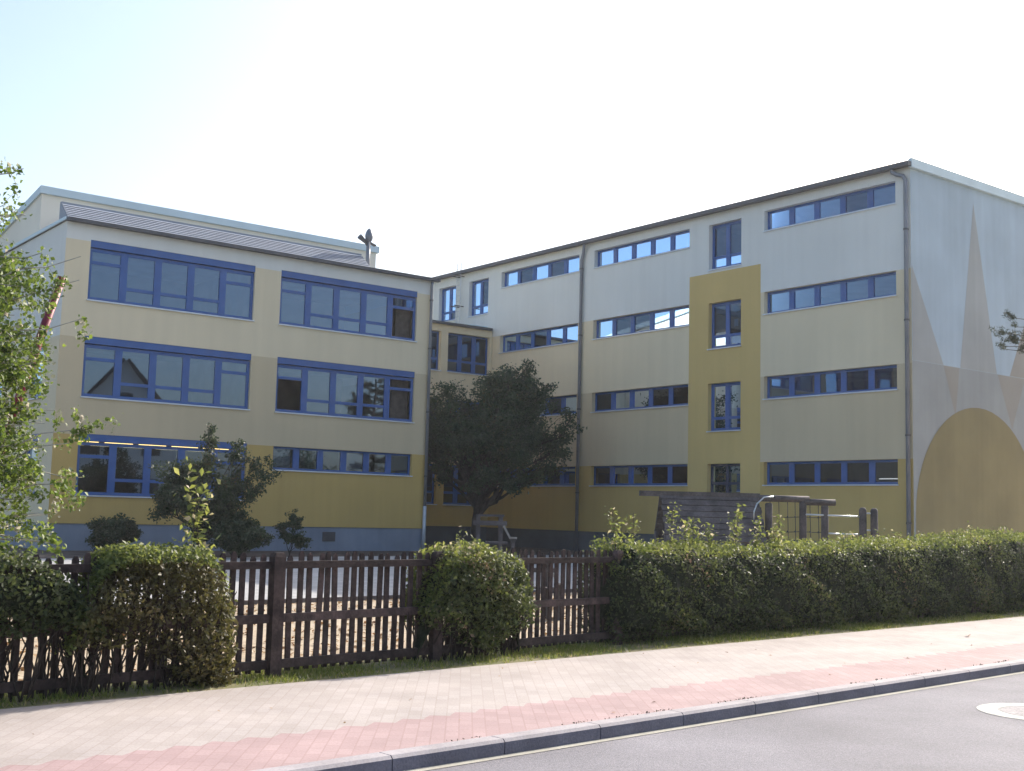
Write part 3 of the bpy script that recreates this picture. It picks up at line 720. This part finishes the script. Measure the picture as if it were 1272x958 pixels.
hedge('bush', (-1.78, -.20, lambda u: fv(u)-.02), lp_, 17000, .042, LF_HEDGE_FLARE, 'bush given a brown lens flare tint, with a tall leafy shoot grown through the picket fence', 7, shl, LF_TOP, core=0, gap=gapL, cat='bush')
def mp_(u):
    t_ = (u-2.15)/1.62
    if not 0 < t_ < 1: return (0, 0, 0)
    e = (1-abs(2*t_-1)**4); return (.22+.18*e, .50+.74*e*(1+.05*math.sin(u*9)), .05+.34*abs(2*t_-1.15))
def gapM(u, v, z, r): return z < .50 and (r < .8 if (u < 2.85 or u > 3.35) else r < .15)
shm = [(2.45, 0, .22, 40, .05), (2.9, .1, .20, 50, .05), (3.0, 0, .14, 50, .05), (3.7, 0, .10, 30, .05), (2.6, 0, .15, 40, .05)]
hedge('bush', (2.15, 3.77, lambda u: fv(u)-.02), mp_, 16000, .045, LF_HEDGE, 'rounded green bush standing alone in the middle of the picket fence', 8, shm, LF_TOP, core=.55, gap=gapM, cat='bush')
def dp_(u):
    t_ = (u+4.2)/2.7
    if not 0 < t_ < 1: return (0, 0, 0)
    e = 1-abs(2*t_-1)**6; return (.24, .45+.70*e, .55)
hedge('bush', (-4.2, -1.5, lambda u: fv(u)-.02), dp_, 11000, .045, LF_HEDGE, 'dark green bush spilling over the fence at the far left under the birch', 9, [], LF_HEDGE, core=.6, cat='bush')

# ------------------------------------------------------------------ trees and shrubs
cl = blob_clusters(.15, 0, 5.3, 2.5, 2.3, 2.1, 36, .75, 1.15, 3) + [(2.3, 0, 6.6, .7), (1.5, .2, 7.2, .6), (2.6, -.2, 4.6, .8), (-2.1, 0, 6.0, .8), (3.9, 0, 5.7, .5), (3.7, .2, 5.0, .6), (3.3, 0, 3.4, .6), (3.2, 0, 4.2, .7), (-2.3, 0, 4.2, .8), (-1.6, 0, 5.2, .8), (2.2, -.5, 6.9, .6), (2.9, 0, 7.0, .4), (1.9, 0, 7.7, .5), (-1.9, 0, 3.2, .7), (2.5, 0, 3.0, .7), (0, -1.2, 3.0, .9), (1.2, -1, 2.9, .8)]
tree('tree', (-1.35, 50.6, 0), cl, 2.6, .20, LF_TREE, BARKD, .13, 68000, 12, 'broad dark green tree in front of the inner corner between the two wings', 'tree')
cl = blob_clusters(-.1, 0, 2.0, 1.5, .9, 1.05, 17, .38, .62, 4) + [(.25, 0, 3.5, .38), (.25, 0, 4.0, .22), (1.1, 0, 3.5, .30), (1.25, .1, 3.1, .3), (1.95, 0, 2.5, .45), (1.95, 0, 3.0, .3), (.9, 0, 3.1, .25), (-1.3, 0, 1.5, .6), (0, 0, .9, .8), (.8, 0, .9, .6), (1.6, 0, 2.0, .4)]
tree('shrub', (-9.75, 38.2, 0), cl, .7, .07, LF_SHRUB, BARKD, .10, 22000, 13, 'tall dark shrub with upright tips in front of the lower left windows', 'shrub')
cl = blob_clusters(0, 0, .65, .75, .5, .45, 9, .3, .42, 6)
tree('shrub', (-12.6, 38.4, 0), cl, .2, .04, LF_SHRUB, BARKD, .09, 9000, 14, 'low round dark shrub against the plinth below the leftmost ground floor window', 'shrub')
cl = blob_clusters(0, 0, .75, .8, .5, .5, 10, .28, .42, 8)
tree('shrub', (-8.35, 37.6, 0), cl, .2, .04, LF_SHRUB, BARKD, .09, 9000, 15, 'low dark shrub just right of the tall shrub', 'shrub')
cl = [(0, 0, .7, .35), (.2, 0, 1.1, .28), (-.25, 0, 1.0, .25), (.1, 0, 1.35, .2), (.3, 0, .5, .3)]
tree('shrub', (-6.95, 38.6, 0), cl, .2, .03, LF_SHRUB, BARKD, .08, 3500, 16, 'small thin shrub before the plinth below the narrow ground floor window strip', 'shrub')

# birch at the left edge: drooping leafy branches
def birch():
    rnd = random.Random(21); rs = np.random.RandomState(21)
    pos = Vector((-6.28, 12.3, 0)); t = empty('birch_tree', pos); bm = bmesh.new()
    tp = limb(bm, (0, 0, -.1), (.15, .1, 5.6), .09, .03, rnd, 9, 8, .02)
    P_ = []; T_ = []
    ends = []
    for k in range(210):
        z0 = rnd.uniform(.7, 4.9)*rnd.choice((1, 1, .7)); ang = rnd.uniform(-.9, .9) if rnd.random() < .75 else rnd.uniform(0, 6.28)
        reach = {0: 1.45, 1: 1.55, 2: 1.42, 3: 1.22, 4: .72}[int(z0)]*rnd.uniform(.5, 1.02)
        a = Vector((.03*z0, .02*z0, z0)); e = a+Vector((math.cos(ang)*reach, math.sin(ang)*reach, rnd.uniform(-.15, .45)))
        ends.append((a, e))
    ends += [(Vector((.1, .1, 4.7)), Vector((1.05, .1, 5.1))), (Vector((.1, .1, 4.5)), Vector((1.1, .1, 4.6))), (Vector((.1, .1, 3.6)), Vector((1.75, 0, 4.15))), (Vector((.1, .1, 3.3)), Vector((1.75, 0, 3.9))),
             (Vector((.1, 0, 3.0)), Vector((1.82, 0, 3.5))), (Vector((.1, 0, 1.9)), Vector((1.9, 0, 2.35))), (Vector((.1, 0, 1.7)), Vector((1.75, 0, 2.2)))]
    for a, e in ends:
        lp = limb(bm, a, e, .016, .004, rnd, 4, 5, .08)
        dens = 1.0 if a.z < 4.1 else .5
        for k in range(5):
            s = lp[rnd.randint(2, 5)]; f = s+Vector((rnd.uniform(-.28, .28), rnd.uniform(-.3, .3), rnd.uniform(-.42, .22)))
            tw = limb(bm, s, f, .004, .0015, rnd, 3, 3, .1)
            m_ = int(38*dens); q = rs.rand(m_)*2.99
            b = np.array([tw[int(x)].lerp(tw[int(x)+1], x % 1)[:] for x in q])+rs.normal(0, .04, (m_, 3)); P_.append(b); T_.append(np.clip(rs.rand(m_)*.8+rnd.uniform(-.1, .3), 0, 1))
    obj('trunk', bm, mat('birch_bark', (.42, .40, .36), .8, .3, 7, bump=.3), t, True)
    P = np.vstack(P_); leaf_mesh('crown', P, np.tile(np.array([[.1, -.3, .3]]), (len(P), 1)), .052*(.6+.8*rs.rand(len(P))), LF_BIRCH, t, rs, .72, 1.0, tint=np.concatenate(T_))
    tag(t, 'sunlit yellow-green birch with drooping leafy branches at the left edge', 'tree')
birch()

# pine at the right edge, one bough reaching in front of the gable
def pine():
    rnd = random.Random(5); rs = np.random.RandomState(5); pos = Vector((19.2, 38.0, 0)); t = empty('pine_tree', pos)
    bm = bmesh.new(); limb(bm, (0, 0, -.1), (0, 0, 9.6), .2, .05, rnd, 9, 8, .01); P_ = []
    bs = []
    for k in range(70):
        z = 3.2+6.2*k/70; L = (2.0-.17*(z-3.2))*rnd.uniform(.7, 1.0); a = rnd.uniform(0, 6.28); bs.append((z, L, a, rnd.uniform(-.1, .5)))
    for i in range(7): bs.append((7.0+.13*i, 3.1+.55*rnd.random(), math.pi+rnd.uniform(-.12, .12), rnd.uniform(-.05, .5)))
    for z, L, a, dz in bs:
        e = Vector((math.cos(a)*L, math.sin(a)*L, z+dz)); lp = limb(bm, (0, 0, z), e, .035, .008, rnd, 5, 5, .05)
        for k in range(9):
            s = lp[rnd.randint(2, 5)]; f = s+Vector((rnd.uniform(-.3, .3)+math.cos(a)*.2, rnd.uniform(-.3, .3)+math.sin(a)*.2, rnd.uniform(-.12, .25)))
            tube(bm, [s, f], [.006, .003], 3, False); m_ = 40; q = rs.rand(m_)[:, None]
            P_.append(np.array(s)[None]*(1-q)+np.array(f)[None]*q+rs.normal(0, .045, (m_, 3)))
    obj('trunk', bm, BARK, t, True); P = np.vstack(P_)
    leaf_mesh('crown', P, np.tile(np.array([[0, 0, .3]]), (len(P), 1)), .13*(.7+.6*rs.rand(len(P))), LF_PINE, t, rs, .16, 1.0)
    tag(t, 'dark pine at the right edge with one bough before the painted gable', 'tree')
pine()

# ------------------------------------------------------------------ playground
# log shelter: sloping boarded roof on posts
t = empty('play_shelter', (4.18, 27.4, 0), R(1))
tag(t, 'dark wooden play shelter with a sloping boarded roof behind the long hedge', 'play shelter')
bm = bmesh.new(); zt, zb, xa, xb = 2.13, 1.08, -.75, 1.5
for k in range(8):
    za, zc = zt-(zt-zb)*k/8, zt-(zt-zb)*(k+1)/8; ya, yc = -.0-.95*k/8, -.95*(k+1)/8
    obox(bm, (xa+.02*(k % 2), (ya+yc)/2, (za+zc)/2), (xb-.02*(k % 2), (ya+yc)/2, (za+zc)/2), .155, .05, (0, -.74, .67))
obj('roof_board', bm, LOG, t)
bm = bmesh.new()
for k in range(8):
    za, zc = zt-(zt-zb)*k/8, zt-(zt-zb)*(k+1)/8
    obox(bm, (xa, .03+.95*(k+.5)/8, (za+zc)/2), (xb, .03+.95*(k+.5)/8, (za+zc)/2), .155, .05, (0, .74, .67))
obj('rear_roof_board', bm, LOG, t)
bm = bmesh.new(); obox(bm, (-1.22, 0, zt+.0), (xb+.02, 0, zt+.0), .14, .12); obj('ridge_beam', bm, LOG, t)
for x in (-.7, 1.42):
    for y in (-.75, .8):
        bm = bmesh.new(); tube(bm, [(x, y, -.05), (x, y, 1.3)], .06, 10); obj('post', bm, LOG, t, True)
for x in (-.6, 1.38):
    bm = bmesh.new(); bm.faces.new([bm.verts.new(v) for v in ((x, 0, zt-.06), (x, -.9, zb+.0), (x, .9, zb+.0))]); r_ = bmesh.ops.extrude_face_region(bm, geom=bm.faces[:]); bmesh.ops.translate(bm, vec=(.04, 0, 0), verts=[v for v in r_['geom'] if isinstance(v, bmesh.types.BMVert)])
    obj('gable_board', bm, mat('board_dark', (.04, .03, .03), .8, .2), t)

# climbing frame with net
t = empty('climbing_frame', (6.44, 27.2, 0), R(2))
tag(t, 'wooden climbing frame of round posts with a rope net beside the play shelter', 'climbing frame')
for x, h in ((-.58, 1.98), (.20, 2.06), (.70, 1.96)):
    bm = bmesh.new(); tube(bm, [(x, 0, -.05), (x, 0, h-.03), (x, 0, h)], [.085, .085, .06], 12); obj('post', bm, LOG, t, True)
bm = bmesh.new(); tube(bm, [(-.8, 0, 2.08), (.34, 0, 2.08)], .075, 10); tube(bm, [(.2, -.02, 2.02), (.93, -.02, 2.02)], .075, 10); obj('top_beam', bm, LOG, t, True)
bm = bmesh.new(); tube(bm, [(-.98, -.25, 1.55), (-.97, -.25, 1.78), (-.9, -.22, 1.95), (-.72, -.15, 2.10), (-.5, -.1, 2.12)], .016, 8); obj('handrail', bm, STEEL, t, True)
bm = bmesh.new()
for x in [-.55, -.35, -.15, .02, .36, .55]: tube(bm, [(x, 0, .1), (x+.02, .01, 1.2), (x, 0, 2.02)], .009, 5)
for z in (.45, .75, 1.05, 1.35, 1.68): tube(bm, [(-.66, 0, z), (-.2, 0, z-.02), (.14, 0, z)], .009, 5); tube(bm, [(.22, 0, z), (.5, 0, z-.01), (.72, 0, z)], .009, 5)
for x in [-.55, -.35, -.15, .02, .36, .55]:
    for z in (.45, .75, 1.05, 1.35, 1.68): bmesh.ops.create_icosphere(bm, subdivisions=1, radius=.022, matrix=Matrix.Translation((x, 0, z)))
obj('rope_net', bm, ROPE, t)
# exercise bars
t = empty('exercise_bars', (8.01, 27.2, 0), R(2))
tag(t, 'two steel exercise bars between rounded wooden posts right of the climbing frame', 'exercise bars')
for x, y, h in ((-.02, 0, 1.93), (.24, .0, 1.92)):
    bm = bmesh.new(); tube(bm, [(x, y, -.05), (x, y, h-.06), (x, y, h-.02), (x, y, h)], [.085, .085, .065, .03], 12); obj('post', bm, LOG, t, True)
bm = bmesh.new(); tube(bm, [(-1.35, 0, 1.74), (0, 0, 1.72)], .02, 8); obj('high_bar', bm, STEEL, t, True)
bm = bmesh.new(); tube(bm, [(-.55, 0, 1.32), (0, 0, 1.32)], .02, 8); tube(bm, [(-.8, 0, 1.33), (-.55, 0, 1.32)], .02, 8); obj('low_bar', bm, STEEL, t, True)
bm = bmesh.new()
for z in (1.80, 1.42, 1.0): tube(bm, [(-.02, 0, z), (.24, 0, z)], .018, 8)
obj('rung', bm, STEEL, t, True)

def weathered(pos, rz, s, label):
    t = empty('play_structure', pos, rz)
    X = lambda v: v*s*.72
    bm = bmesh.new(); box(bm, X(-.55), X(.40), -.3*s, .3*s, 1.50*s, 1.56*s); obj('top_board', bm, LOG, t)
    bm = bmesh.new(); box(bm, X(-.70), X(.50), -.35*s, -.27*s, 1.28*s, 1.40*s); obj('side_rail', bm, LOG, t)
    for x in (-.5, .30):
        for y in (-.24, .24):
            bm = bmesh.new(); box(bm, X(x-.06), X(x+.06), (y-.05)*s, (y+.05)*s, 0, 1.5*s); obj('post', bm, LOG, t)
    bm = bmesh.new(); box(bm, X(-.2), X(.55), -.34*s, .30*s, .82*s, .87*s); obj('seat', bm, LOG, t)
    bm = bmesh.new(); obox(bm, (X(.38), -.36*s, 1.28*s), (X(.62), -.36*s, .97*s), .05*s, .05*s); obox(bm, (X(.60), -.36*s, .98*s), (X(.86), -.36*s, .98*s), .05*s, .05*s); obj('brace', bm, mat('lit_edge_wood', (.3, .27, .24), .7, .2, 5), t)  # paler wood: lit edges of strut and step put into the colour
    bm = bmesh.new(); box(bm, X(.62), X(.86), -.34*s, .3*s, .90*s, .96*s); box(bm, X(.68), X(.80), -.3*s, .26*s, 0, .90*s); obj('step', bm, LOG, t)
    tag(t, label, 'play structure', 'wooden play structures'); return t
weathered((-.42, 31.0, 0), R(4), 1.0, 'dark wooden play structure with step and braces beneath the tree')
weathered((.50, 18.6, 0), R(8), .56, 'dark wooden play structure close behind the pickets right of the middle bush')

# red leaning pole
bm = bmesh.new(); tube(bm, [(-6.5, 14.0, -.1), (-5.72, 14.0, 3.0), (-5.36, 14.0, 4.25)], .05, 12)
tag(obj('leaning_pole', bm, REDP, None, True), 'dark red pole leaning among the birch leaves at left', 'pole')

# ------------------------------------------------------------------ grass and fallen leaves
rs = np.random.RandomState(77); N = 52000
uu = rs.uniform(-3.5, 26, N); vv_ = 3.16+rs.beta(1.5, 1.6, N)*1.05
edge = 3.17+.05*np.sin(uu*3)+.04*np.sin(uu*11+1)+.03*np.sin(uu*29)
kp = (vv_ > edge) & (rs.rand(N) < .55+.45*np.sin(uu*1.9+np.sin(uu*5)))
uu, vv_ = uu[kp], vv_[kp]; n = len(uu); hh = (.025+.05*rs.rand(n))*(.7+.5*(vv_-3.16))
base = np.array([ST(a, b, 0)[:] for a, b in zip(uu, vv_)]); ang = rs.rand(n)*6.28; wv = np.stack([np.cos(ang), np.sin(ang), 0*ang], 1)*.006
tipv = base+np.stack([rs.normal(0, .02, n), rs.normal(0, .02, n), hh], 1)
v = np.stack([base-wv, base+wv, tipv], 1).reshape(-1, 3)
me = bpy.data.meshes.new('grass_blades'); me.vertices.add(3*n); me.vertices.foreach_set('co', v.astype(np.float32).ravel())
me.loops.add(3*n); me.loops.foreach_set('vertex_index', np.arange(3*n, dtype=np.int32)); me.polygons.add(n); me.polygons.foreach_set('loop_start', (np.arange(n)*3).astype(np.int32)); me.update(calc_edges=True)
at = me.attributes.new('tint', 'FLOAT', 'POINT'); at.data.foreach_set('value', np.repeat(rs.rand(n), 3).astype(np.float32)); me.materials.append(LF_GRASS)
o = bpy.data.objects.new('grass_blades', me); C.objects.link(o); tag(o, 'short patchy green grass between the pavement and the fence', 'grass', kind='stuff')
n = 5200; uu = rs.uniform(-6, 14, n); vv_ = rs.uniform(4.0, 11, n)
P = np.array([ST(a, b, .012)[:] for a, b in zip(uu, vv_)])
o = leaf_mesh('leaf_litter', P, np.tile(np.array([[0, 0, 1.]]), (n, 1)), .05+.05*rs.rand(n), LF_DRY, None, rs, .7, .35); tag(o, 'dry brown leaves scattered on the sand behind the fence', 'leaf litter', kind='stuff')
for (x, y, lb) in ((6.65, 17.5, 'curled brown leaf lying on the right part of the pavement'), ):
    o = leaf_mesh('fallen_leaf', np.array([[0, 0, .012]]), np.array([[0, 0, 1.]]), np.array([.16]), LF_DRY, None, rs, .6, .1); o.location = (x, y, .006); tag(o, lb, 'leaf')

# ------------------------------------------------------------------ across the street, seen mirrored in the panes
h = empty('gabled_house', (30.1, 13.8, 0), R(-33)); tag(h, 'white gabled house with a dark tiled roof across the street', 'house')
bm = bmesh.new(); fp = [(-4, 0), (4, 0), (4, 7.6), (0, 12.4), (-4, 7.6)]
A = [bm.verts.new((0, y, z)) for y, z in fp]; B = [bm.verts.new((13, y, z)) for y, z in fp]
bm.faces.new(A); bm.faces.new(B[::-1])
for i in range(5): bm.faces.new((A[i], A[(i+1) % 5], B[(i+1) % 5], B[i]))
obj('wall', bm, HOUSEW, h); bm = bmesh.new(); h.rotation_euler[2] = R(-33+0)
for s in (-1, 1): obox(bm, (-.4, s*2.25, 9.92), (13.4, s*2.25, 9.92), 6.5, .22, (0, s*.768, .64))
obj('roof', bm, TILE, h)
for y in (-2.2, 2.2):
    for z in (2, 5.2): 
        bm = bmesh.new(); box(bm, -.03, .1, y-.7, y+.7, z, z+1.5); obj('window', bm, CURT, h)
bm = bmesh.new(); box(bm, -.03, .1, -.7, .7, 8.6, 9.9); obj('window', bm, CURT, h)
for k, (x, y, hh_) in enumerate(((24, 1, 6.0), (36, 22, 5.0), (24, -9, 7), (52, 18, 7.5))):
    cl = blob_clusters(0, 0, hh_*.6, hh_*.38, hh_*.38, hh_*.35, 14, hh_*.16, hh_*.24, 40+k)
    tree('street_tree', (x, y, 0), cl, hh_*.4, .15, LF_TREE, BARKD, .28, 6000, 50+k, ('spreading tree', 'small round tree', 'tall tree', 'large tree')[k]+' across the street ' + ('facing the left wing', 'nearest the gabled house', 'farthest along the road', 'behind the gabled house')[k], 'tree', 'trees across the street', twigs=5)
# tufts in the joint behind the kerb
rs = np.random.RandomState(5); uu = np.concatenate([c+rs.normal(0, .09, 12) for c in rs.uniform(-1.5, 14, 20)]); n = len(uu); vv_ = .135+rs.normal(0, .012, n)
P = np.array([ST(a, b, .012)[:] for a, b in zip(uu, vv_)])
o = leaf_mesh('joint_weeds', P, np.tile(np.array([[.5, -.5, .3]]), (n, 1)), .012+.014*rs.rand(n), mat('weed_dark', (.05, .06, .03), .9, .3), None, rs, .5, .6); tag(o, 'tiny dark weeds in the joint behind the kerb', 'weeds', kind='stuff')
n = 46; uu = rs.uniform(-4, 20, n); vv_ = rs.uniform(.2, 3.1, n); P = np.array([ST(a, b, .008)[:] for a, b in zip(uu, vv_)])
o = leaf_mesh('pavement_crumbs', P, np.tile(np.array([[0, 0, 1.]]), (n, 1)), .02+.03*rs.rand(n), LF_DRY, None, rs, .6, .2); tag(o, 'scraps of dry leaf dotted over the pavement', 'leaf litter', kind='stuff')
bm = bmesh.new(); box(bm, -260, 260, -160, 260, -1.2, 17.5); hz = obj('haze', bm, [])  # haze volume added as a stand-in for the lens veil
hm = bpy.data.materials.new('veil_haze'); hm.use_nodes = True; n_ = hm.node_tree.nodes; n_.remove(n_['Principled BSDF'])
pv = n_.new('ShaderNodeVolumePrincipled'); pv.inputs['Color'].default_value = (.93, .95, 1, 1); pv.inputs['Density'].default_value = HAZE; pv.inputs['Anisotropy'].default_value = .35
hm.node_tree.links.new(pv.outputs[0], n_['Material Output'].inputs['Volume']); hz.data.materials.append(hm); hz['kind'] = 'stuff'; hz['label'] = 'thin added haze standing in for the lens veil'; hz['category'] = 'haze'
bpy.context.view_layer.update()
